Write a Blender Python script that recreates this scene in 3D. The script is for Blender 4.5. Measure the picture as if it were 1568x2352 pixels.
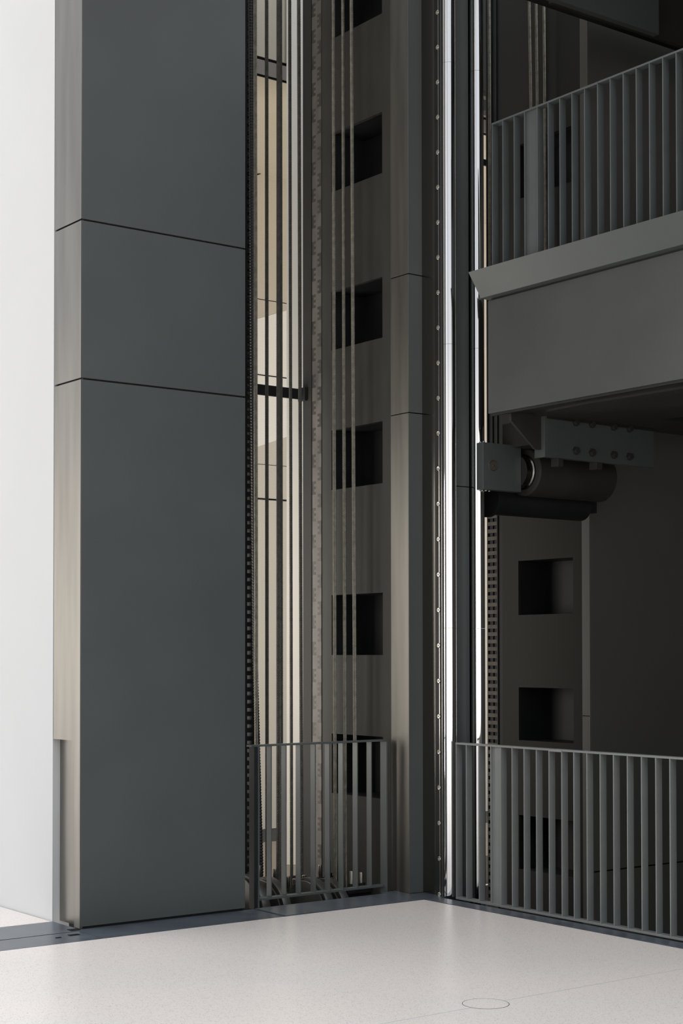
import bpy, bmesh, math, random
from mathutils import Vector, Matrix
random.seed(4)
PI = math.pi
S = bpy.context.scene
C = S.collection
for o in list(bpy.data.objects): bpy.data.objects.remove(o)

# ------------------------------------------------------------------ camera
cam_d = bpy.data.cameras.new('camera'); cam = bpy.data.objects.new('camera', cam_d); C.objects.link(cam); S.camera = cam
yaw, pit, rol = math.radians(53.059), math.radians(1.1929), math.radians(-0.05465)
fw = Vector((math.cos(yaw)*math.cos(pit), math.sin(yaw)*math.cos(pit), math.sin(pit)))
rt = Vector((math.sin(yaw), -math.cos(yaw), 0)); up = rt.cross(fw)
r2 = rt*math.cos(rol) + up*math.sin(rol); u2 = -rt*math.sin(rol) + up*math.cos(rol)
M = Matrix((r2, u2, -fw)).transposed().to_4x4(); M.translation = Vector((0, 0, 1.65))
cam.matrix_world = M
cam_d.sensor_fit = 'VERTICAL'; cam_d.sensor_height = 36.0; cam_d.sensor_width = 24.0
cam_d.lens = 3660.77/2352*36.0
cam_d.shift_y = (1425.76-1176)/2352
cam_d.clip_start = 0.05; cam_d.clip_end = 200

# ------------------------------------------------------------------ light
w = bpy.data.worlds.new('world'); S.world = w; w.use_nodes = True
bg = w.node_tree.nodes['Background']
# bright glazed band at eye level, dimmer upper storeys, strong skylight overhead
nt = w.node_tree; tc = nt.nodes.new('ShaderNodeTexCoord'); sp = nt.nodes.new('ShaderNodeSeparateXYZ'); rp = nt.nodes.new('ShaderNodeValToRGB')
nt.links.new(tc.outputs['Generated'], sp.inputs['Vector']); nt.links.new(sp.outputs['Z'], rp.inputs['Fac']); nt.links.new(rp.outputs['Color'], bg.inputs['Color'])
E_ = rp.color_ramp.elements; E_[0].position = 0.0; E_[0].color = (.64, .60, .55, 1); E_[1].position = 1.0; E_[1].color = (.80, .84, .88, 1)
for p_, c_ in ((.07, (.46, .44, .42, 1)), (.19, (.24, .245, .255, 1)), (.42, (.22, .23, .245, 1)), (.68, (.78, .82, .86, 1))):
    e_ = E_.new(p_); e_.color = c_
bg.inputs['Strength'].default_value = 3.45
# noise round the horizon, added to streak the reflections in the polished rails
at = nt.nodes.new('ShaderNodeMath'); at.operation = 'ARCTAN2'; nt.links.new(sp.outputs['Y'], at.inputs[0]); nt.links.new(sp.outputs['X'], at.inputs[1])
nz_ = nt.nodes.new('ShaderNodeTexNoise'); nz_.noise_dimensions = '1D'; nz_.inputs['Scale'].default_value = 3.2; nz_.inputs['Detail'].default_value = 3; nt.links.new(at.outputs[0], nz_.inputs['W'])
mr_ = nt.nodes.new('ShaderNodeMapRange'); mr_.inputs['From Min'].default_value = .38; mr_.inputs['From Max'].default_value = .56; mr_.inputs['To Min'].default_value = .45; mr_.inputs['To Max'].default_value = 1.12
nt.links.new(nz_.outputs['Fac'], mr_.inputs['Value'])
mx_ = nt.nodes.new('ShaderNodeMix'); mx_.data_type = 'RGBA'; mx_.blend_type = 'MULTIPLY'; mx_.inputs['Factor'].default_value = 1
nt.links.new(rp.outputs['Color'], mx_.inputs['A']); nt.links.new(mr_.outputs['Result'], mx_.inputs['B']); nt.links.new(mx_.outputs['Result'], bg.inputs['Color'])
def area(name, loc, target, sx, sy, power, color):
    d = bpy.data.lights.new(name, 'AREA'); d.shape = 'RECTANGLE'; d.size = sx; d.size_y = sy; d.energy = power; d.color = color
    o = bpy.data.objects.new(name, d); C.objects.link(o); o.location = loc
    o.rotation_euler = (Vector(target)-Vector(loc)).to_track_quat('-Z', 'Y').to_euler(); return o
# the bright glazed side hall to the left, and an unseen lamp added to brighten the rear hall
area('daylight_side_hall', (-2.6, 12.8, 1.75), (4.6, 8.7, 1.3), 4.2, 3.2, 90, (1.0, 0.93, 0.83))
area('rear_hall_fill', (4.93, 11.3, 1.9), (9.0, 12.05, 2.5), 2.4, 2.6, 118, (1.0, 0.95, 0.88))

S.view_settings.view_transform = 'Standard'; S.view_settings.look = 'None'
S.view_settings.gamma = 1.0; S.view_settings.use_curve_mapping = False
S.view_settings.exposure = 0.0

# ------------------------------------------------------------------ materials
def mat(name, col, rough=0.5, metal=0.0, spec=0.5, noise=0.0, nscale=8.0, bump=0.0, bscale=60.0, stretch=(1,1,1), col2=None):
    m = bpy.data.materials.new(name); m.use_nodes = True; nt = m.node_tree; b = nt.nodes['Principled BSDF']
    b.inputs['Base Color'].default_value = (*col, 1); b.inputs['Roughness'].default_value = rough
    b.inputs['Metallic'].default_value = metal; b.inputs['Specular IOR Level'].default_value = spec
    if noise or bump:
        tc = nt.nodes.new('ShaderNodeTexCoord'); mp = nt.nodes.new('ShaderNodeMapping'); mp.inputs['Scale'].default_value = stretch
        nt.links.new(tc.outputs['Object'], mp.inputs['Vector'])
    if noise:
        n = nt.nodes.new('ShaderNodeTexNoise'); n.inputs['Scale'].default_value = nscale; n.inputs['Detail'].default_value = 6
        nt.links.new(mp.outputs['Vector'], n.inputs['Vector'])
        r = nt.nodes.new('ShaderNodeValToRGB'); r.color_ramp.elements[0].position = 0.3; r.color_ramp.elements[1].position = 0.72
        a = [c*(1-noise) for c in col]; d = col2 or [min(1, c*(1+noise)) for c in col]
        r.color_ramp.elements[0].color = (*a, 1); r.color_ramp.elements[1].color = (*d, 1)
        nt.links.new(n.outputs['Fac'], r.inputs['Fac']); nt.links.new(r.outputs['Color'], b.inputs['Base Color'])
        mr = nt.nodes.new('ShaderNodeMapRange'); mr.inputs['To Min'].default_value = rough*0.88; mr.inputs['To Max'].default_value = rough*1.12
        nt.links.new(n.outputs['Fac'], mr.inputs['Value']); nt.links.new(mr.outputs['Result'], b.inputs['Roughness'])
    if bump:
        n2 = nt.nodes.new('ShaderNodeTexNoise'); n2.inputs['Scale'].default_value = bscale; n2.inputs['Detail'].default_value = 4
        nt.links.new(mp.outputs['Vector'], n2.inputs['Vector'])
        bp = nt.nodes.new('ShaderNodeBump'); bp.inputs['Strength'].default_value = bump; bp.inputs['Distance'].default_value = 0.002
        nt.links.new(n2.outputs['Fac'], bp.inputs['Height']); nt.links.new(bp.outputs['Normal'], b.inputs['Normal'])
    return m

M_paint = mat('charcoal_paint', (0.071, 0.080, 0.079), 0.42, 0, 0.45, 0.05, 2.2, 0.05, 90)
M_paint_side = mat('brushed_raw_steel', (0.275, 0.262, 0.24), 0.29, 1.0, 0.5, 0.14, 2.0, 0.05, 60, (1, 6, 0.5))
M_plate = mat('worn_side_plate', (0.19, 0.182, 0.165), 0.50, 1.0, 0.5, 0.16, 2.5, 0.05, 60, (1, 6, 0.5))
M_farstrip = mat('far_column_strip', (0.075, 0.073, 0.066), 0.5)
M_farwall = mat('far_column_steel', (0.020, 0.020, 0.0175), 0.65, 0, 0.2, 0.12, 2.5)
M_fascia = mat('fascia_dimmed_paint', (0.058, 0.062, 0.059), 0.42, 0, 0.45, 0.10, 2.2, 0.05, 90)  # charcoal paint darkened in place of weaker light on the fascia
M_steel = mat('raw_dark_steel', (0.046, 0.0455, 0.041), 0.62, 0.0, 0.22, 0.16, 2.5, 0.08, 40, (1, 2, 0.8))
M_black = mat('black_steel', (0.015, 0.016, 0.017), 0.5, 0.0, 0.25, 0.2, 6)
M_brown = mat('dark_brown_steel', (0.032, 0.031, 0.029), 0.6, 0.0, 0.22, 0.15, 5)
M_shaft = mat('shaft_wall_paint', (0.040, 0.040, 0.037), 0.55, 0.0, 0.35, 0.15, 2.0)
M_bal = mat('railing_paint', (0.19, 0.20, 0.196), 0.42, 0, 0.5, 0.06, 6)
M_chrome = mat('polished_steel', (0.93, 0.93, 0.94), 0.07, 1.0, 0.5)
M_bolt = mat('zinc_bolt', (0.55, 0.53, 0.48), 0.28, 1.0)
M_dkchrome = mat('ground_steel', (0.20, 0.19, 0.17), 0.22, 1.0)
M_rope = mat('steel_rope', (0.26, 0.245, 0.205), 0.36, 0.8, 0.5, 0.25, 30)
M_ropedk = mat('unlit_steel_rope', (0.085, 0.082, 0.072), 0.36, 0.5, 0.5, 0.25, 30)  # rope steel darkened for the ropes that catch less light
M_rack = mat('milled_rack_steel', (0.12, 0.108, 0.098), 0.6, 0.1, 0.5, 0.22, 14, 0, 60, (1, 1, .4))
M_rackdk = mat('milled_rack_recess', (0.055, 0.048, 0.042), 0.5, 0.2, 0.5, 0.3, 18)
M_rung = mat('ladder_rack_rung', (0.055, 0.047, 0.038), 0.5, 0.4, 0.5, 0.3, 25)
M_white = mat('white_wall_paint', (0.59, 0.595, 0.60), 0.6, 0, 0.3, 0.012, 1.5)
M_whitew = mat('cream_lit_cladding', (0.82, 0.79, 0.73), 0.6, 0, 0.3, 0.015, 1.5)  # lit tone of the rear wall
M_clad = mat('beige_shaded_cladding', (0.57, 0.525, 0.45), 0.55, 0, 0.3, 0.03, 1.2)  # shaded tone of the lower rear wall
M_clady = mat('tan_shaded_cladding', (0.55, 0.50, 0.41), 0.55, 0, 0.3, 0.03, 1.2)  # shaded tone of the upper rear wall and soffit
M_joint = mat('joint_seal', (0.010, 0.010, 0.011), 0.7, 0, 0.1)
M_inlay = mat('terrazzo_joint', (0.46, 0.50, 0.53), 0.3, 0, .5, 0.05, 20)
M_kerb = mat('blued_steel_kerb', (0.110, 0.128, 0.152), 0.32, 0.35, 0.5, 0.22, 7, 0.05, 30, (1, 1, 1))
M_pin = mat('bronze_pin', (0.10, 0.088, 0.072), 0.35, 0.3)
M_pier = mat('cream_pier_paint', (0.80, 0.765, 0.70), 0.6, 0, 0.3, 0.01, 1.5)
M_edge = mat('brown_grey_edge', (0.24, 0.215, 0.19), 0.6)
M_floorr = mat('rear_hall_floor', (0.21, 0.18, 0.145), 0.45, 0, 0.4, 0.10, 60)
M_farpanel = mat('far_column_paint', (0.105, 0.104, 0.095), 0.5, 0, 0.4, 0.06, 1.5)
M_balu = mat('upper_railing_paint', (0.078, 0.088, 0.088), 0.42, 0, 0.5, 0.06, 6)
M_rubber = mat('black_rubber', (0.010, 0.010, 0.012), 0.42)

def terrazzo():
    m = bpy.data.materials.new('terrazzo'); m.use_nodes = True; nt = m.node_tree; b = nt.nodes['Principled BSDF']; N = nt.nodes.new; L = nt.links.new
    tc = N('ShaderNodeTexCoord')
    big = N('ShaderNodeTexNoise'); big.inputs['Scale'].default_value = 0.9; big.inputs['Detail'].default_value = 3; L(tc.outputs['Object'], big.inputs['Vector'])
    r0 = N('ShaderNodeValToRGB'); r0.color_ramp.elements[0].position = .35; r0.color_ramp.elements[1].position = .68
    r0.color_ramp.elements[0].color = (0.75, 0.695, 0.65, 1); r0.color_ramp.elements[1].color = (0.80, 0.715, 0.665, 1); L(big.outputs['Fac'], r0.inputs['Fac'])
    out = r0.outputs['Color']
    for sc, th, col, amt in ((120, 0.22, (0.42, 0.385, 0.35), .55), (75, 0.15, (0.34, 0.30, 0.27), .55), (95, 0.20, (0.82, 0.77, 0.71), .6), (34, 0.055, (0.12, 0.11, 0.11), .85)):
        v = N('ShaderNodeTexVoronoi'); v.inputs['Scale'].default_value = sc; L(tc.outputs['Object'], v.inputs['Vector'])
        h = N('ShaderNodeMath'); h.operation = 'LESS_THAN'; h.inputs[1].default_value = th*1.6; L(v.outputs['Distance'], h.inputs[0])
        sep = N('ShaderNodeSeparateColor'); L(v.outputs['Color'], sep.inputs['Color'])
        g = N('ShaderNodeMath'); g.operation = 'GREATER_THAN'; g.inputs[1].default_value = .55; L(sep.outputs['Red'], g.inputs[0])
        a = N('ShaderNodeMath'); a.operation = 'MULTIPLY'; L(h.outputs[0], a.inputs[0]); L(g.outputs[0], a.inputs[1])
        a2 = N('ShaderNodeMath'); a2.operation = 'MULTIPLY'; a2.inputs[1].default_value = amt; L(a.outputs[0], a2.inputs[0])
        mx = N('ShaderNodeMix'); mx.data_type = 'RGBA'; L(a2.outputs[0], mx.inputs['Factor']); L(out, mx.inputs['A']); mx.inputs['B'].default_value = (*col, 1)
        out = mx.outputs['Result']
    L(out, b.inputs['Base Color']); b.inputs['Roughness'].default_value = 0.30; b.inputs['Specular IOR Level'].default_value = 0.5
    return m
M_floor = terrazzo()

# ------------------------------------------------------------------ helpers
def box(bm, x0, x1, y0, y1, z0, z1):
    v = [bm.verts.new((x, y, z)) for z in (z0, z1) for y in (y0, y1) for x in (x0, x1)]
    for f in ((0,2,3,1), (4,5,7,6), (0,1,5,4), (2,6,7,3), (0,4,6,2), (1,3,7,5)): bm.faces.new([v[i] for i in f])
    return v
def lathe(bm, origin, axis, prof, seg=32, caps=True):
    """prof: list of (distance along axis, radius)"""
    a = Vector(axis).normalized(); t = Vector((0,0,1)) if abs(a.z) < .9 else Vector((1,0,0))
    e1 = a.cross(t).normalized(); e2 = a.cross(e1); rings = []
    for d, r in prof:
        rings.append([bm.verts.new(Vector(origin)+a*d+(e1*math.cos(2*PI*k/seg)+e2*math.sin(2*PI*k/seg))*r) for k in range(seg)])
    for A, B in zip(rings, rings[1:]):
        for k in range(seg):
            f = bm.faces.new((A[k], A[(k+1)%seg], B[(k+1)%seg], B[k])); f.smooth = True
    if caps:
        bm.faces.new(rings[0][::-1]); bm.faces.new(rings[-1])
def prism(bm, pts, axis, a0, a1):
    """closed polygon pts (2D) extruded along axis 'x','y' or 'z'"""
    def P(p, d): return {'x': (d, p[0], p[1]), 'y': (p[0], d, p[1]), 'z': (p[0], p[1], d)}[axis]
    A = [bm.verts.new(P(p, a0)) for p in pts]; B = [bm.verts.new(P(p, a1)) for p in pts]; n = len(pts)
    bm.faces.new(A); bm.faces.new(B[::-1])
    for i in range(n): bm.faces.new((A[i], B[i], B[(i+1)%n], A[(i+1)%n]))
def obj(name, bm, m, parent=None, bevel=0.0, smooth=False):
    bmesh.ops.recalc_face_normals(bm, faces=bm.faces[:])
    if parent is None:
        xs = [v.co for v in bm.verts]
        c = Vector(((min(v.x for v in xs)+max(v.x for v in xs))/2, (min(v.y for v in xs)+max(v.y for v in xs))/2, min(v.z for v in xs)))
    else:
        c = Vector(parent.matrix_world.translation)
    for v in bm.verts: v.co -= c
    for e in bm.edges:
        if len(e.link_faces) == 2 and e.calc_face_angle(0) > .6: e.smooth = False
    me = bpy.data.meshes.new(name); bm.to_mesh(me); bm.free()
    for mm in (m if isinstance(m, (list, tuple)) else [m]): me.materials.append(mm)
    o = bpy.data.objects.new(name, me); C.objects.link(o)
    if parent is None: o.location = c
    else:
        o.parent = parent; 
    o.matrix_world = Matrix.Translation(c)
    if bevel:
        b = o.modifiers.new('bevel', 'BEVEL'); b.width = bevel; b.segments = 2; b.limit_method = 'ANGLE'; b.angle_limit = .6
    return o
def bx(name, m, parent, *boxes, bevel=0.0):
    bm = bmesh.new()
    for b in boxes: box(bm, *b)
    return obj(name, bm, m, parent, bevel)
def thing(name, label, cat, loc, group=None):
    o = bpy.data.objects.new(name, None); C.objects.link(o); o.location = loc; o.matrix_world = Matrix.Translation(Vector(loc)); o.empty_display_size = .1
    o['label'] = label; o['category'] = cat
    if group: o['group'] = group
    return o
def tag(o, label, cat, group=None):
    o['label'] = label; o['category'] = cat
    if group: o['group'] = group
    return o
def struct(name, m, label, *boxes, bevel=0.0):
    o = bx(name, m, None, *boxes, bevel=bevel); o['kind'] = 'structure'; o['label'] = label; o['category'] = name.split('_')[0]; return o
def put(src, parent, d):
    """copy of a part moved by d (world vector), under parent"""
    c = src.copy(); C.objects.link(c); c.parent = parent; c.matrix_world = Matrix.Translation(Vector(d)) @ src.matrix_world
    return c

TOP = 8.2
# ------------------------------------------------------------------ floor and kerbs
KX, KY = 6.895, 8.25
struct('floor', M_floor, 'glossy pale speckled terrazzo floor', (-40, KX, -40, KY, -.25, 0))
struct('floor_side_hall', M_floor, 'pale floor strip beside the white wall', (-40, 4.505, 8.97, 40, -.25, -.001))
struct('floor_rear_hall', M_floorr, 'floor of the hall behind the lift', (5.7, 14, 10.35, 12.35, -.35, -.105))
g = .007
struct('trim_1', M_kerb, 'long blue-grey steel kerb between terrazzo and outer column',
       (-40, 4.472, KY+g, 8.555, -.05, .0), (4.476, 5.758, KY+g, 8.612, -.05, .0))
struct('trim_2', M_kerb, 'dark steel threshold plate beside the white wall', (-40, 4.508, 8.566, 8.965, -.05, .001))
struct('trim_3', M_kerb, 'raised steel kerb plate in front of the short railing',
       (5.764, 6.965, KY+g, 8.60, -.05, .006), (6.86, 6.972, 8.60, 8.66, -.05, .006))
struct('trim_4', M_kerb, 'steel kerb plate along the long railing', (KX+g, 7.035, -40, KY+g, -.05, .002), (6.967, 7.20, KY+g, 8.50, -.05, .002))
struct('trim_5', M_joint, 'dark sealed joint around the terrazzo', (-40, KX+.02, KY-.001, KY+g+.02, -.08, -.004), (KX-.001, KX+.02, -40, KY, -.08, -.004))
# small slots cut for the drawbar in the kerb
bm = bmesh.new()
box(bm, 4.36, 4.425, 8.443, 8.478, -.01, .003); box(bm, 4.262, 4.295, 8.425, 8.441, -.01, .003); box(bm, 4.44, 4.50, 8.585, 8.64, -.01, .004)
o = obj('trim_6', bm, M_joint); o['kind'] = 'structure'; o['label'] = 'small black slots in the steel kerb'; o['category'] = 'slot'
# terrazzo inlay joint
bm = bmesh.new(); box(bm, -2, 4.968, 5.603, 5.607, -.01, .0006); box(bm, 5.195, 6.893, 5.622, 5.626, -.01, .0006)
o = obj('trim_7', bm, M_inlay); o['kind'] = 'structure'; o['label'] = 'thin blue-grey joint line in the terrazzo'; o['category'] = 'joint'
# floor socket lid
t = thing('floor_socket', 'round terrazzo floor box lid flush with the floor, outlined by a thin dark ring', 'floor socket', (5.08, 5.628, 0))
bm = bmesh.new(); lathe(bm, (5.08, 5.628, -.01), (0,0,1), [(0, .109), (.0108, .109)], 64); obj('lid', bm, M_floor, t)
bm = bmesh.new(); lathe(bm, (5.08, 5.628, -.01), (0,0,1), [(0, .109), (.011, .109), (.011, .1115), (0, .1115)], 64, False); obj('ring', bm, M_dkchrome, t)

struct('ceiling_light_blocker', M_white, 'unseen slab added over the hall edge to cut overhead light', (-6, 7.0, 5.2, 8.60, 8.25, 8.5))  # added out of view to keep skylight off the column tops
# ------------------------------------------------------------------ pit and shaft enclosure
struct('floor_pit', M_black, 'dark pit floor under the lift', (4.6, 10.6, -3, 10.35, -1.8, -1.7))
struct('wall_pit', M_shaft, 'dark concrete pit lining', (5.70, 7.05, 8.30, 8.36, -1.7, -.055), (6.93, 6.99, -3, 8.3, -1.7, -.055),
       (5.64, 5.70, 8.6, 10.35, -1.7, -.10), (5.7, 10.5, 10.29, 10.35, -1.7, -.36))
struct('wall_right', M_shaft, 'dark shaft wall at the right', (10.35, 10.5, -3, 8.75, -1.7, 9), (10.03, 10.35, 8.64, 8.75, -1.7, 9))
struct('wall_front', M_shaft, 'dark shaft end wall', (7.3, 10.35, -3, -2.85, -1.7, 9))

# ------------------------------------------------------------------ white wall (left) and rear hall
struct('wall_left', M_white, 'tall white wall at the left edge', (4.515, 4.64, 8.982, 24, -.2, 11))
YB = 13.3
struct('wall_back', M_clad, 'rear hall wall clad in a beige tone standing for shade', (5.45, 14, YB, YB+.2, -1, 11))
bm = bmesh.new(); prism(bm, [(7.5, 4.50), (10.5, 5.60), (10.5, 4.30), (7.5, 3.22)], 'y', YB-.05, YB)  # lit and shaded zones of the wall are put into its colours
o = obj('wall_lit_zone', bm, M_whitew); o['kind'] = 'structure'; o['label'] = 'rear wall zone behind the ropes in a cream tone standing for light'; o['category'] = 'wall panel'
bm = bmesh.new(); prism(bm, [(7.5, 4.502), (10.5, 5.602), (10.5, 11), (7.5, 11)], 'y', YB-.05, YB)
o = obj('wall_shaded_zone', bm, M_clady); o['kind'] = 'structure'; o['label'] = 'upper rear wall zone behind the ropes in a tan tone standing for shade'; o['category'] = 'wall panel'
struct('trim_8', M_joint, 'thin dark cladding joints of the rear wall', (7.5, 9.6, YB-.052, YB+.01, 5.215, 5.222), (7.5, 9.9, YB-.054, YB+.01, 4.450, 4.460),
       (7.5, 10.5, YB-.003, YB+.01, 3.205, 3.222), (7.5, 10.5, YB-.002, YB+.01, 3.56, 3.565))
bm = bmesh.new(); prism(bm, [(8.0, 6.03), (9.6, 6.80), (9.6, 6.812), (8.0, 6.042)], 'y', YB-.055, YB-.04)
o = obj('trim_12', bm, M_joint); o['kind'] = 'structure'; o['label'] = 'thin slanted dark joint in the tan cladding'; o['category'] = 'joint'
struct('floor_shade_strip', M_black, 'black floor strip standing for the shade before the rear wall', (5.7, 14, 12.35, YB, -.5, -.108))  # black stands for the floor shadow along the wall foot
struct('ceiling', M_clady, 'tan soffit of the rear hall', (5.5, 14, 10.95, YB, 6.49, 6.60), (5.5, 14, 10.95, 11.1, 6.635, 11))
struct('trim_9', M_edge, 'grey steel edge strip of the rear soffit', (5.5, 14, 10.93, 10.949, 6.482, 6.60))
struct('trim_10', M_joint, 'dark shadow gap above the soffit edge', (5.5, 14, 10.96, 11.05, 6.60, 6.64), (5.5, 14, 10.945, 10.96, 6.468, 6.483))
bm = bmesh.new(); prism(bm, [(7.645, 10.93), (7.88, 10.74), (8.4, 10.74), (8.4, 10.93)], 'z', -1, 11)  # front face turned so the rear lamp brightens it
o = obj('wall_pier', bm, M_pier); o['kind'] = 'structure'; o['label'] = 'narrow cream wall end beside the column, splay added to catch the lamp'; o['category'] = 'wall'

struct('wall_lintel', M_black, 'dark lintel high behind the far column', (9.0, 11.2, 10.5, 10.6, 6.665, 10.5), (9.0, 11.2, 10.5, 10.6, 6.49, 6.585))

# ------------------------------------------------------------------ outer column, left
XL, XR, YF = 4.515, 5.702, 8.62
t = thing('outer_column', 'broad charcoal steel column with a pale lit side, next to the white wall', 'column', ((XL+XR)/2, 8.79, 0))
bx('body', M_black, t, (XL+.056, XR-.012, YF+.012, 8.868, -.04, 1.13), (XL+.0196, XL+.056, YF+.012, 8.695, -.04, 1.13), (XL+.02, XR-.012, YF+.012, 8.868, 1.13, TOP), (XL+.02, XR-.3, 8.868, 8.972, 1.14, TOP))
for z0, z1 in ((.012, 3.312), (3.323, 4.279), (4.290, TOP)):
    bx('front_panel', M_paint, t, (XL+.004, XR, YF, YF+.01, z0, z1), bevel=.0015)
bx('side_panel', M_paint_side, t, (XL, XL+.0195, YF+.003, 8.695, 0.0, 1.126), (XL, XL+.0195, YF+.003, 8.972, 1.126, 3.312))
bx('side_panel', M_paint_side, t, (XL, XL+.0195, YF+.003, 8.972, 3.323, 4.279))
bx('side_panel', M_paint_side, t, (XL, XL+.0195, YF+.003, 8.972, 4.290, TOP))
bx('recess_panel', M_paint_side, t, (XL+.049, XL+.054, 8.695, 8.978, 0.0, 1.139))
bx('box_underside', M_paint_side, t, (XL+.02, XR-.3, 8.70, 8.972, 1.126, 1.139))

# ------------------------------------------------------------------ guide column, centre
XC = 6.975
niches = [(.63, 1.066), (1.642, 2.082), (2.856, 3.296), (3.888, 4.320), (5.060, 5.497), (6.20, 6.62)]
def niche_wall(bm, x, y0, y1, ny0, ny1, nz, z0, z1, depth, th=.012):
    box(bm, x, x+.03, y0, ny0, z0, z1); box(bm, x, x+.03, ny1, y1, z0, z1)
    zs = [z0]+[q for n in nz for q in n]+[z1]
    for i in range(0, len(zs), 2): box(bm, x, x+.03, ny0, ny1, zs[i], zs[i+1])
def niche_lining(bm, x, ny0, ny1, nz, depth):
    for a, b in nz:     # the pocket behind each opening
        box(bm, x+.03, x+depth, ny0-.02, ny0, a-.02, b+.02); box(bm, x+.03, x+depth, ny1, ny1+.02, a-.02, b+.02)
        box(bm, x+.03, x+depth, ny0, ny1, b, b+.02); box(bm, x+.03, x+depth, ny0, ny1, a-.02, a); box(bm, x+depth, x+depth+.02, ny0-.02, ny1+.02, a-.02, b+.02)
t = thing('guide_column', 'dark steel lift column with square niches, standing between the two railings', 'column', (7.3, 9.1, 0))
col = t
bm = bmesh.new(); niche_wall(bm, 6.983, 8.702, 9.522, 8.802, 9.408, niches, -1.6, TOP, .30); obj('niche_wall', bm, M_steel, t)
for q in niches:
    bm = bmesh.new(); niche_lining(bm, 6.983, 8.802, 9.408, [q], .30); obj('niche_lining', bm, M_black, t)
bx('core', M_black, t, (7.31, 7.60, 8.53, 9.52, -1.6, TOP), (6.99, 7.31, 8.53, 8.70, -1.6, TOP), (7.01, 7.31, 9.45, 9.52, -1.6, TOP))
for z0, z1 in ((0.004, 3.316), (3.323, 4.281), (4.288, TOP)):
    bx('side_panel', M_plate, t, (XC, XC+.01, 8.505, 8.70, z0, z1), bevel=.001)
    bx('front_panel', M_paint, t, (XC+.002, 7.245, 8.503, 8.513, z0, z1), bevel=.001)
bx('rail_box', M_paint, t, (7.183, 7.353, 8.30, 8.51, -1.5, 2.805), bevel=.003); bx('rail_box', M_paint, t, (7.183, 7.353, 8.30, 8.51, 2.810, TOP), bevel=.003)
bx('flange', M_brown, t, (6.975, 7.00, 9.65, 9.757, -1.6, TOP), (6.995, 7.01, 9.52, 9.65, -1.6, TOP), (7.0, 7.2, 9.745, 9.757, -1.6, TOP))
# toothed rack strip: a lighter plate with two columns of stepped recesses
bm = bmesh.new(); box(bm, 6.981, 6.995, 9.533, 9.648, -1.4, TOP); rk = obj('rack', bm, M_rack, t)
bm = bmesh.new(); P_ = .2; k = 0
ym = 9.590
for i in range(-3, 41):
    for side in (0, 1):
        zb = i*P_ + (0.0 if side == 0 else P_*.5) + .04
        def r(u0, u1, a, b):       # u from the outer edge of the half strip
            if side == 0: y1_, y0_ = 9.647-u0*.057, 9.647-u1*.057
            else: y0_, y1_ = 9.534+u0*.052, 9.534+u1*.052
            box(bm, 6.9802, 6.982, y0_, y1_, zb+a*P_, zb+b*P_)
        if side == 0:
            r(0, .36, 0, .5)
            for a in (0, .2, .4): r(.36, .78, a, a+.10)
        else:
            r(0, .42, 0, .5)
            for a in (0, .2, .4): r(.42, .85, a, a+.10)
obj('tooth_recess', bm, M_rackdk, rk)
# polished guide rails with their clamp bars and screws
joints = [1.825, 3.765, 5.703]
def guide_rail(x, r, z0, flat):
    bm = bmesh.new(); zz = [z0]+joints+[TOP]
    for a, b in zip(zz, zz[1:]): lathe(bm, (x, 8.25, a+.0008), (0,0,1), [(0, r), (b-a-.0016, r)], 96)
    g_ = obj('guide_rail', bm, M_chrome, col)
    bx('rail_web', M_dkchrome, g_, (x-.030, x+.020, 8.26, 8.503, z0, TOP))
    return g_
g1 = guide_rail(7.128, .047, .004, 0)
g2 = guide_rail(7.390, .045, -1.5, 0)
bx('clamp_bar', M_black, g1, (7.078, 7.098, 8.262, 8.345, .004, TOP), bevel=.001)
bx('edge_trim', M_bolt, g1, (7.0755, 7.078, 8.296, 8.301, .004, TOP), (7.0755, 7.078, 8.270, 8.2725, .004, TOP))
bm = bmesh.new(); lathe(bm, (7.078, 8.303, .012), (-1,0,0), [(0, .0160), (.006, .0160), (.008, .013), (.0075, .0075), (.002, .007)], 20, True)
b0 = obj('screw', bm, M_bolt, g1)
for i in range(1, 34): put(b0, g1, (0, 0, .2422*i))

# ------------------------------------------------------------------ far outer column, right
XF = 8.86
t = thing('outer_column', 'dark niched column standing at the far side of the lift, under the platform', 'column', (9.6, 9.1, -1.6)); farcol = t
fn = [(-.078, .355), (.955, 1.380), (1.962, 2.398), (3.16, 3.60), (4.18, 4.62), (5.33, 5.77)]
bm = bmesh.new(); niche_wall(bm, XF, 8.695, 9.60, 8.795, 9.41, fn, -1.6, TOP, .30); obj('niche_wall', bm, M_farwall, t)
for q in fn:
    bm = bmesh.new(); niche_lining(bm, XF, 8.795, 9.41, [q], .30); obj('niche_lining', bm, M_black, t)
bx('corner_strip', M_farstrip, t, (XF-.006, XF+.03, 8.612, 8.694, -1.6, 1.17), (XF-.006, XF+.03, 8.612, 8.694, 1.176, TOP))
bx('core', M_black, t, (XF+.33, 10.04, 8.625, 9.60, -1.6, TOP), (XF+.031, XF+.33, 8.625, 8.77, -1.6, TOP), (XF+.031, XF+.33, 9.44, 9.60, -1.6, TOP))
for z0, z1 in ((-1.6, -.026), (-.014, TOP)):
    bx('front_panel', M_farpanel, t, (XF, 10.05, 8.61, 8.62, z0, z1), bevel=.0015)
bx('flange', M_black, t, (XF+.01, XF+.02, 9.60, 9.655, -1.6, TOP))
def ladder_rack(x, y0, y1, dx, name, parent=None, m=M_rung, pitch=.0585, h=.032, z0=-.6, z1=6.9):
    pass
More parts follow.
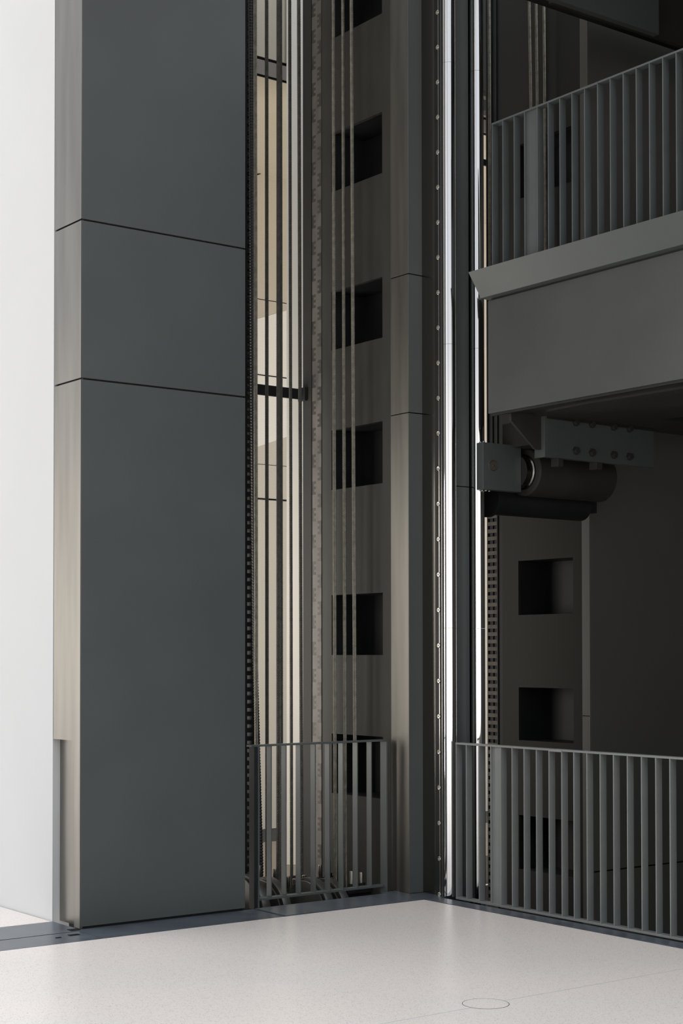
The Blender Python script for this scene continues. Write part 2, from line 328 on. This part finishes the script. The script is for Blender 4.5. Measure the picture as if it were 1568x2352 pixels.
# ladder racks (side bars and rungs)
bm = bmesh.new(); box(bm, XF-.003, XF+.01, 9.652, 9.666, -1.4, TOP); box(bm, XF-.003, XF+.01, 9.768, 9.780, -1.4, TOP); box(bm, XF-.001, XF+.012, 9.712, 9.718, -1.4, TOP)
box(bm, XF+.012, XF+.02, 9.652, 9.780, -1.4, TOP)
fr = obj('rack', bm, M_black, farcol)
bm = bmesh.new()
for i in range(0, 75):
    z = -1.35+i*.0605
    box(bm, XF-.004, XF+.008, 9.660, 9.772, z, z+.031)
obj('rungs', bm, M_rung, fr)

# ladder chain left of the ropes
t = thing('ladder_chain', 'black ladder chain with pale gaps, hanging right beside the broad left column', 'chain', (6.343, 9.59, -.6))
bx('side_bar', M_black, t, (6.296, 6.322, 9.53, 9.62, -.6, 7.4)); bx('side_bar', M_black, t, (6.366, 6.384, 9.53, 9.64, -.6, 7.4))
bm = bmesh.new()
for i in range(0, 136):
    z = -.55+i*.0585; box(bm, 6.322, 6.366, 9.53, 9.625, z, z+.030)
obj('rungs', bm, M_black, t)
bx('clamp_plate', M_black, t, (6.24, 6.297, 9.56, 9.64, -.6, 7.4))

# ------------------------------------------------------------------ ropes
def rope_mesh(name, r, length, strands, lay, m, sub=6, steps=14):
    bm = bmesh.new(); rs = r*0.34 if strands == 6 else r*0.27; R = r-rs
    n = int(length/lay*steps); rings_all = []
    for s in range(strands):
        prev = None
        for i in range(n+1):
            z = length*i/n; a = 2*PI*(z/lay)+2*PI*s/strands
            c = Vector((math.cos(a)*R, math.sin(a)*R, z)); rad = Vector((math.cos(a), math.sin(a), 0))
            tan = Vector((-math.sin(a)*R*2*PI/lay, math.cos(a)*R*2*PI/lay, 1)).normalized(); bn = tan.cross(rad)
            ring = [bm.verts.new(c+(rad*math.cos(2*PI*k/sub)+bn*math.sin(2*PI*k/sub))*rs) for k in range(sub)]
            if prev:
                for k in range(sub):
                    f = bm.faces.new((prev[k], prev[(k+1)%sub], ring[(k+1)%sub], ring[k])); f.smooth = True
            prev = ring
    lathe(bm, (0,0,0), (0,0,1), [(0, R*.8), (length, R*.8)], 6)
    me = bpy.data.meshes.new(name); bm.to_mesh(me); bm.free(); me.materials.append(m); return me
me_up = rope_mesh('short_rope', .0125, 3.6, 8, .14, M_rope)
me_dk = rope_mesh('dark_rope', .0136, 7.2, 8, .14, M_ropedk)
me_lt = rope_mesh('bright_rope', .0132, 7.2, 8, .14, M_rope)
def rope(x0, x1, y, z1, z0, me, label, group, sc=1.0):
    """rope through (x0, y, z1) above and (x1, y, z0) below, from the pit to above the frame"""
    o = bpy.data.objects.new('steel_rope', me); C.objects.link(o)
    dx = (x1-x0)/(z0-z1); zb = 4.3 if me is me_up else -.35
    o.location = (x1+(zb-z0)*dx, y, zb); d = Vector((dx, 0, 1)); q = Vector((0,0,1)).rotation_difference(d)
    o.rotation_euler = q.to_euler(); o.scale = (sc, sc, 1); tag(o, label, 'rope', group); return o
GL, GR, GU = 'ropes hanging before the pale rear wall', 'ropes hanging before the niched column', 'ropes above the platform railing'
rope(6.133, 6.145, 9.15, 6.20, 1.056, me_lt, 'bright steel rope closest to the broad left column, leftmost of the hanging ropes', GL, 1.05)
rope(6.469, 6.472, 9.50, 6.40, 1.03, me_dk, 'dark steel rope, second from the left, hanging alone before the pale wall', GL, 1.0)
rope(6.434, 6.431, 9.30, 6.325, 1.04, me_dk, 'dark steel rope forming the left half of the touching thick pair', GL, 1.02)
rope(6.591, 6.598, 9.50, 6.43, 1.026, me_dk, 'dark steel rope forming the right half of the touching thick pair', GL, .95)
rope(6.708, 6.721, 9.55, 6.475, 1.02, me_dk, 'thin dark steel rope just right of the touching pair', GL, .92)
rope(6.719, 6.739, 9.45, 6.445, 1.024, me_dk, 'dark steel rope against the bright narrow wall end, beside the toothed rack', GL, 1.0)
rope(6.811, 6.821, 9.15, 6.368, 1.034, me_lt, 'steel rope left of three before the niches', GR, 1.0)
rope(6.860, 6.873, 9.10, 6.364, 1.034, me_lt, 'steel rope in the middle of three before the niches', GR, 1.0)
rope(6.861, 6.886, 9.00, 6.331, 1.038, me_lt, 'brightest steel rope, right of three before the niches', GR, 1.05)
rope(8.754, 8.769, 9.15, 6.85, 5.981, me_up, 'left of three ropes over the platform railing', GU, 1.0)
rope(8.782, 8.790, 9.10, 6.84, 5.972, me_up, 'middle of three ropes over the platform railing', GU, 1.0)
rope(8.770, 8.776, 9.00, 6.804, 5.40, me_up, 'rightmost of three ropes over the platform railing', GU, 1.0)
rope(7.705, 7.715, 8.62, 5.9, 3.0, me_up, 'thin dark rope close behind the right polished rail', GU, .85)
rope(8.37, 8.375, 9.2, 5.9, 3.0, me_up, 'thin dark rope between the polished rail and the far column', GU, 1.0)

# ribbed black hose
bm = bmesh.new(); n = 1400
pts = [(6.262+.022, 9.44, 7.0), (6.285+.022, 9.44, 3.5), (6.300+.028, 9.44, 1.65), (6.355+.022, 9.44, .14), (6.38, 9.44, -.3)]
def hose_x(z):
    for (xa, _, za), (xb, _, zb) in zip(pts, pts[1:]):
        if zb <= z <= za: return xb+(xa-xb)*(z-zb)/(za-zb)
    return pts[-1][0]
prev = None
for i in range(n+1):
    z = -.3+7.3*i/n; rr = .020 if i % 4 < 2 else .0165
    ring = [bm.verts.new((hose_x(z)+rr*math.cos(2*PI*k/12), 9.44+rr*math.sin(2*PI*k/12), z)) for k in range(12)]
    if prev:
        for k in range(12): bm.faces.new((prev[k], prev[(k+1)%12], ring[(k+1)%12], ring[k]))
    prev = ring
tag(obj('ribbed_hose', bm, M_rubber), 'ribbed black cable hose hanging behind the leftmost steel rope', 'hose')

# bracket arm across the opening
t = thing('bracket_arm', 'flat black steel arm reaching sideways from the column behind the ropes', 'bracket', (6.8, 9.78, 3.56))
bx('bar', M_black, t, (6.55, 6.975, 9.775, 9.79, 3.572, 3.650)); bx('end_block', M_black, t, (6.95, 6.974, 9.70, 9.79, 3.555, 3.655), bevel=.003)
bx('tie_bar', M_black, farcol, (8.0, 9.3, 9.783, 9.80, 5.70, 5.75))

# ------------------------------------------------------------------ railings
def railing(label, group=None):
    return thing('railing', label, 'railing', (0,0,0), group)
# short railing between the columns
X1 = [5.976, 6.095, 6.212, 6.335, 6.455, 6.57, 6.694, 6.816]
t = thing('railing', 'short dark steel railing between the broad left column and the niched column', 'railing', (6.39, 8.72, 0))
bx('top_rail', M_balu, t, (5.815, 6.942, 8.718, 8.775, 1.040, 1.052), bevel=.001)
bx('bottom_rail', M_balu, t, (5.862, 6.922, 8.718, 8.775, .030, .044), bevel=.001)
e = bx('end_post', M_balu, t, (5.852, 5.862, 8.69, 8.76, -.02, 1.040), bevel=.001); put(e, t, (1.072, 0, 0))
bx('shaded_flat', M_black, t, (5.826, 5.852, 8.70, 8.760, -.02, 1.040), bevel=.001)  # black stands for the left column's shade on this flat
b = bx('baluster', M_balu, t, (X1[0]-.004, X1[0]+.004, 8.720, 8.772, .044, 1.040), bevel=.0008)
for x in X1[1:]: put(b, t, (x-X1[0], 0, 0))
# long railing at the floor edge, and the same on the platform
def long_railing(mb, label, x, ys, ytop, z0, zt, plate, yend, zb):
    t = thing('railing', label, 'railing', (x, (ys[0]+yend)/2, z0))
    bx('top_rail', mb, t, (x-.028, x+.028, yend, ys[0]+.006, zt-.012, zt), bevel=.001)
    if zb is not None: bx('bottom_rail', mb, t, (x-.028, x+.028, yend, ys[0]+.006, zb, zb+.014), bevel=.001)
    z1 = zb+.014 if zb is not None else z0
    b = bx('baluster', mb, t, (x-.027, x+.025, ys[0]-.004, ys[0]+.004, z1, zt-.012), bevel=.0008)
    for y in ys[1:]: put(b, t, (0, y-ys[0], 0))
    bx('infill_plate', mb, t, (x-.012, x-.006, ys[plate+1], ys[plate], z1, zt-.012))
    return t
Y2 = [8.131, 8.029, 7.903, 7.788, 7.692, 7.584, 7.472, 7.359, 7.245, 7.133, 7.028, 6.916, 6.805, 6.695, 6.583, 6.471, 6.36, 6.252]
while Y2[-1] > 1.5: Y2.append(Y2[-1]-.111)
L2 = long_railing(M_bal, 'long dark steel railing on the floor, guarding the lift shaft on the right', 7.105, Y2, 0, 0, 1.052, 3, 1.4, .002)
Y3 = [7.782, 7.68, 7.572, 7.474, 7.357, 7.258, 7.153, 7.046, 6.937, 6.826, 6.721, 6.614, 6.509, 6.405, 6.301, 6.198]
while Y3[-1] > 1.5: Y3.append(Y3[-1]-.106)
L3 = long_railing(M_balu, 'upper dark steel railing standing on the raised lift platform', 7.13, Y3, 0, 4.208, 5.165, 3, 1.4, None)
for L_, ys_, zt_ in ((L2, (7.13, 7.245), 1.052), (L3, (6.82, 6.925), 5.165)):
    x = 7.105 if L_ is L2 else 7.13
    bx('splice_plate', M_bal if L_ is L2 else M_balu, L_, (x-.031, x-.028, ys_[0], ys_[1], zt_-.016, zt_-.002))

# ------------------------------------------------------------------ lift platform
def hexbolt(bm, x, y, z, r, h, axis=(0,-1,0)):
    lathe(bm, (x, y, z), axis, [(0, r*1.25), (h*.25, r*1.25), (h*.25, r), (h*.92, r), (h, r*.85)], 6)
PYE = 7.93
def platform(label, dz):
    t = thing('lift_platform', label, 'lift platform', (8.7, 5.2, 3.25+dz))
    bx('deck', M_brown, t, (7.24, 9.95, 1.0, PYE-.02, 3.95+dz, 4.17+dz))
    bx('fascia', M_fascia, t, (7.20, 7.22, 1.0, 7.935, 3.262+dz, 4.020+dz), bevel=.0015)
    bm = bmesh.new(); prism(bm, [(7.05, 4.200+dz), (7.16, 4.040+dz), (7.22, 4.034+dz), (7.22, 4.170+dz), (7.08, 4.206+dz)], 'y', 1.0, 7.962)
    obj('edge_cap', bm, M_paint, t)
    bx('shadow_gap', M_black, t, (7.21, 7.25, 1.0, 7.91, 3.99+dz, 4.06+dz), (7.21, 7.23, 1.0, 7.92, 3.245+dz, 3.263+dz))
    bx('side_beam', M_brown, t, (7.23, 9.95, PYE-.05, PYE-.02, 3.27+dz, 3.96+dz))
    # underside plate with haunch
    bx('underside', M_brown, t, (7.225, 9.95, 1.0, PYE-.06, 3.27+dz, 3.285+dz))
    bm = bmesh.new(); prism(bm, [(7.5+.0, PYE-.1), (7.42, 7.6), (7.40, 7.2), (7.44, 6.4), (7.44, 1.0), (9.0, 1.0), (9.0, PYE-.1)], 'z', 3.255+dz, 3.270+dz)
    obj('doubler_plate', bm, M_brown, t)
    bm = bmesh.new(); prism(bm, [(8.25, 7.345), (8.34, 7.37), (8.62, 7.37), (8.66, 7.28), (8.62, 7.17), (8.34, 7.17)], 'z', 3.2535+dz, 3.2552+dz)
    ac = obj('access_slot', bm, M_black, t)
    bm = bmesh.new(); hexbolt(bm, 8.47, 7.24, 3.2535+dz, .018, .02, (0,0,-1)); obj('bolt', bm, M_dkchrome, ac)
    # bolted bracket plate with gusset
    yb = 7.75
    br = bx('bracket_plate', M_paint, t, (7.565, 8.625, yb, yb+.05, 2.980+dz, 3.240+dz), bevel=.002)
    bx('packing_plate', M_brown, br, (7.565, 8.64, yb-.004, yb+.10, 3.240+dz, 3.246+dz), (7.565, 8.63, yb+.002, yb+.10, 3.249+dz, 3.255+dz))
    bx('end_plate', M_paint, br, (7.545, 7.565, yb, yb+.10, 2.978+dz, 3.262+dz), bevel=.001)
    bm = bmesh.new(); prism(bm, [(7.27, 3.262+dz), (7.27, 3.205+dz), (7.49, 3.03+dz), (7.545, 3.03+dz), (7.545, 3.262+dz)], 'y', yb+.035, yb+.055); obj('gusset', bm, M_brown, br)
    bm = bmesh.new(); hexbolt(bm, 7.835, yb, 3.040+dz, .024, .026); hb = obj('hex_bolt', bm, M_brown, br)
    for i, (dx, dzz) in enumerate(((0, .197), (.157, 0), (.157, .197), (.373, 0), (.373, .197), (.532, 0), (.532, .197))): put(hb, br, (dx, 0, dzz))
    return t
def carriage(t, dz):
    """guide shoe and buffer cylinder that ride on the polished rail (parts of the platform)"""
    sh = bx('guide_shoe', M_paint, t, (7.345, 7.70, 8.147, 8.215, 2.782+dz, 3.105+dz), bevel=.002)
    bm = bmesh.new(); lathe(bm, (7.437, 8.147, 2.949+dz), (0,-1,0), [(0, .036), (.003, .036), (.003, .033), (.0012, .033), (.0012, .031), (.002, .030), (.002, .006), (.004, .005)], 40); obj('pin_cap', bm, M_pin, sh)
    bm = bmesh.new(); lathe(bm, (7.437, 8.147, 2.949+dz), (0,-1,0), [(0, .0375), (.004, .0375), (.004, .0345), (0, .0345)], 40, False); lathe(bm, (7.437, 8.145, 2.949+dz), (0,-1,0), [(0, .006), (.003, .005)], 12); obj('pin_ring', bm, M_bolt, sh)
    bm = bmesh.new(); lathe(bm, (7.70, 8.20, 2.93+dz), (1,0,0), [(0, .115), (.055, .115), (.06, .125), (.09, .125)], 48); obj('journal', bm, M_dkchrome, sh)
    bm = bmesh.new(); lathe(bm, (7.775, 8.20, 2.932+dz), (1,0,0), [(0, .120), (0, .158), (.012, .168), (.77, .168), (.775, .16)], 64); cy = obj('buffer_cylinder', bm, M_brown, t)
    bx('clamp_foot', M_brown, cy, (7.68, 7.73, 7.76, 7.83, 2.925+dz, 2.985+dz), bevel=.003); bx('clamp_foot', M_brown, cy, (8.05, 8.11, 7.76, 7.83, 2.93+dz, 2.985+dz), bevel=.003)
    bx('mount_block', M_brown, cy, (7.62, 8.5, 7.80, 8.25, 3.09+dz, 3.262+dz))
    bm = bmesh.new()
    for x, y, s in ((7.365, 8.165, -1), (7.40, 8.18, 1), (7.44, 8.19, 1), (7.375, 8.19, 1), (7.37, 8.2, -1)):
        z = (3.105 if s < 0 else 2.782)+dz
        lathe(bm, (x, y, z), (0, 0, -s if s < 0 else -1), [(0, .010), (.010, .010)], 6)
    obj('shoe_bolts', bm, M_bolt, sh)
    # roller drum below
    bm = bmesh.new(); lathe(bm, (7.62, 8.42, 2.75+dz), (1,0,0), [(0, .13), (.03, .13), (.03, .11), (.95, .11)], 48); obj('roller_drum', bm, M_black, t)
p1 = platform('raised dark lift platform with a folded steel edge, guide shoe and bolted bracket below', 0); carriage(p1, 0)
t = thing('lift_platform', 'higher lift platform, only its dark underside showing at the top right corner', 'lift platform', (8.7, 5.2, 6.45))
bx('underside', M_brown, t, (7.22, 10.3, 1.0, 8.0, 6.62, 6.72)); bx('side_beam', M_brown, t, (7.9, 10.3, 8.02, 8.06, 6.25, 6.62)); bx('bracket_plate', M_paint, t, (7.56, 8.70, 7.75, 7.80, 6.12, 6.60))
bx('rear_beam', M_black, t, (7.65, 10.3, 8.2, 8.5, 6.47, 6.7))
tag(bx('cross_beam', M_black, None, (7.64, 8.84, 8.52, 8.58, 2.72, 2.86)), 'black cross beam under the buffer cylinder, between the two niched columns', 'beam')

# ------------------------------------------------------------------ pit machinery
def sheave(x, yc, zc, r, label):
    t = thing('sheave', label, 'pulley', (x, yc, zc-r), 'rope pulleys in the pit')
    bm = bmesh.new(); lathe(bm, (x-.045, yc, zc), (1,0,0), [(0, .06), (0, r-.022), (.003, r-.019), (.010, r-.019), (.012, r-.05), (.022, r-.05), (.024, r-.002), (.027, r), (.085, r), (.088, r-.003), (.088, .06)], 96)
    obj('rim', bm, M_sheave, t)
    bm = bmesh.new(); lathe(bm, (x-.06, yc, zc), (1,0,0), [(0, .05), (.12, .05)], 24); obj('hub', bm, M_black, t)
    return t
M_sheave = mat('sheave_steel', (0.085, 0.085, 0.080), 0.35, 0.5, 0.5, 0.15, 10)
sheave(6.045, 9.14, -.12, .262, 'dark grooved pulley low in the pit, nearest the broad left column')
sheave(6.235, 9.16, -.155, .262, 'dark grooved pulley low in the pit, just right of the leftmost pulley')
sheave(6.560, 9.10, -.18, .262, 'curved pulley rim showing through the middle of the short railing')
sheave(6.710, 9.11, -.20, .262, 'rightmost grooved pulley, below the niched column')
YS = 9.39
t = thing('pit_beam', 'black steel beam carrying the threaded rods behind the short railing', 'beam', (6.5, YS, -.32))
bx('web', M_black, t, (5.75, 6.97, YS-.01, YS+.01, -.32, -.08)); bx('top_flange', M_black, t, (5.75, 6.97, YS-.022, YS+.022, -.08, -.065))
studs = [(6.331, .154, 0), (6.465, .119, 0), (6.578, .055, 0), (6.636, .035, 0), (6.722, .054, 0), (6.865, .115, 0), (6.940, .14, 1)]
names = ['leftmost', 'second from the left', 'third from the left', 'fourth from the left', 'third from the right', 'second from the right', 'x']
for (x, zt, dk), nm in zip(studs, names):
    lb = 'tallest, darkest threaded rod on the pit beam behind the short railing' if dk else 'short zinc threaded rod on the pit beam, %s of the row' % nm
    t = thing('threaded_rod', lb, 'rod', (x, YS, -.065), 'threaded rods on the pit beam')
    bm = bmesh.new(); L_ = zt+.065; prof = [(0, .0145), (L_*.4, .0145), (L_*.4+.001, .015), (L_-.002, .015), (L_, .0135), (L_, .010), (L_-.004, .010)]
    lathe(bm, (x, YS, -.065), (0,0,1), prof, 18); obj('stud', bm, M_brown if dk else M_bolt, t)
    bm = bmesh.new(); h = zt-.085; zb = max(h-.03, -.063)
    lathe(bm, (x, YS, zb), (0,0,1), [(0, .027), (.026, .027)], 6); lathe(bm, (x, YS, zb-.002), (0,0,1), [(0, .033), (.007, .033)], 20); obj('nut', bm, M_black, t)
t = thing('pit_beam', 'short black beam at the right end of the pit, below the niches', 'beam', (6.85, 8.98, -.25))
bx('web', M_black, t, (6.76, 6.965, 8.92, 8.96, -.25, -.03)); bx('top_flange', M_black, t, (6.76, 6.97, 8.905, 8.975, -.03, .0))
for x, zt, nm in ((6.809, .124, 'left'), (6.895, .108, 'right')):
    t = thing('threaded_rod', '%s of two short zinc rods standing below the niches' % nm, 'rod', (x, 8.94, 0), 'threaded rods on the pit beam')
    bm = bmesh.new(); lathe(bm, (x, 8.94, 0), (0,0,1), [(0, .0145), (zt-.002, .0145), (zt, .0125), (zt, .009), (zt-.004, .009)], 18); obj('stud', bm, M_bolt, t)
    bm = bmesh.new(); lathe(bm, (x, 8.94, .0), (0,0,1), [(0, .034), (.008, .034), (.008, .026), (.035, .026)], 6); obj('nut', bm, M_black, t)
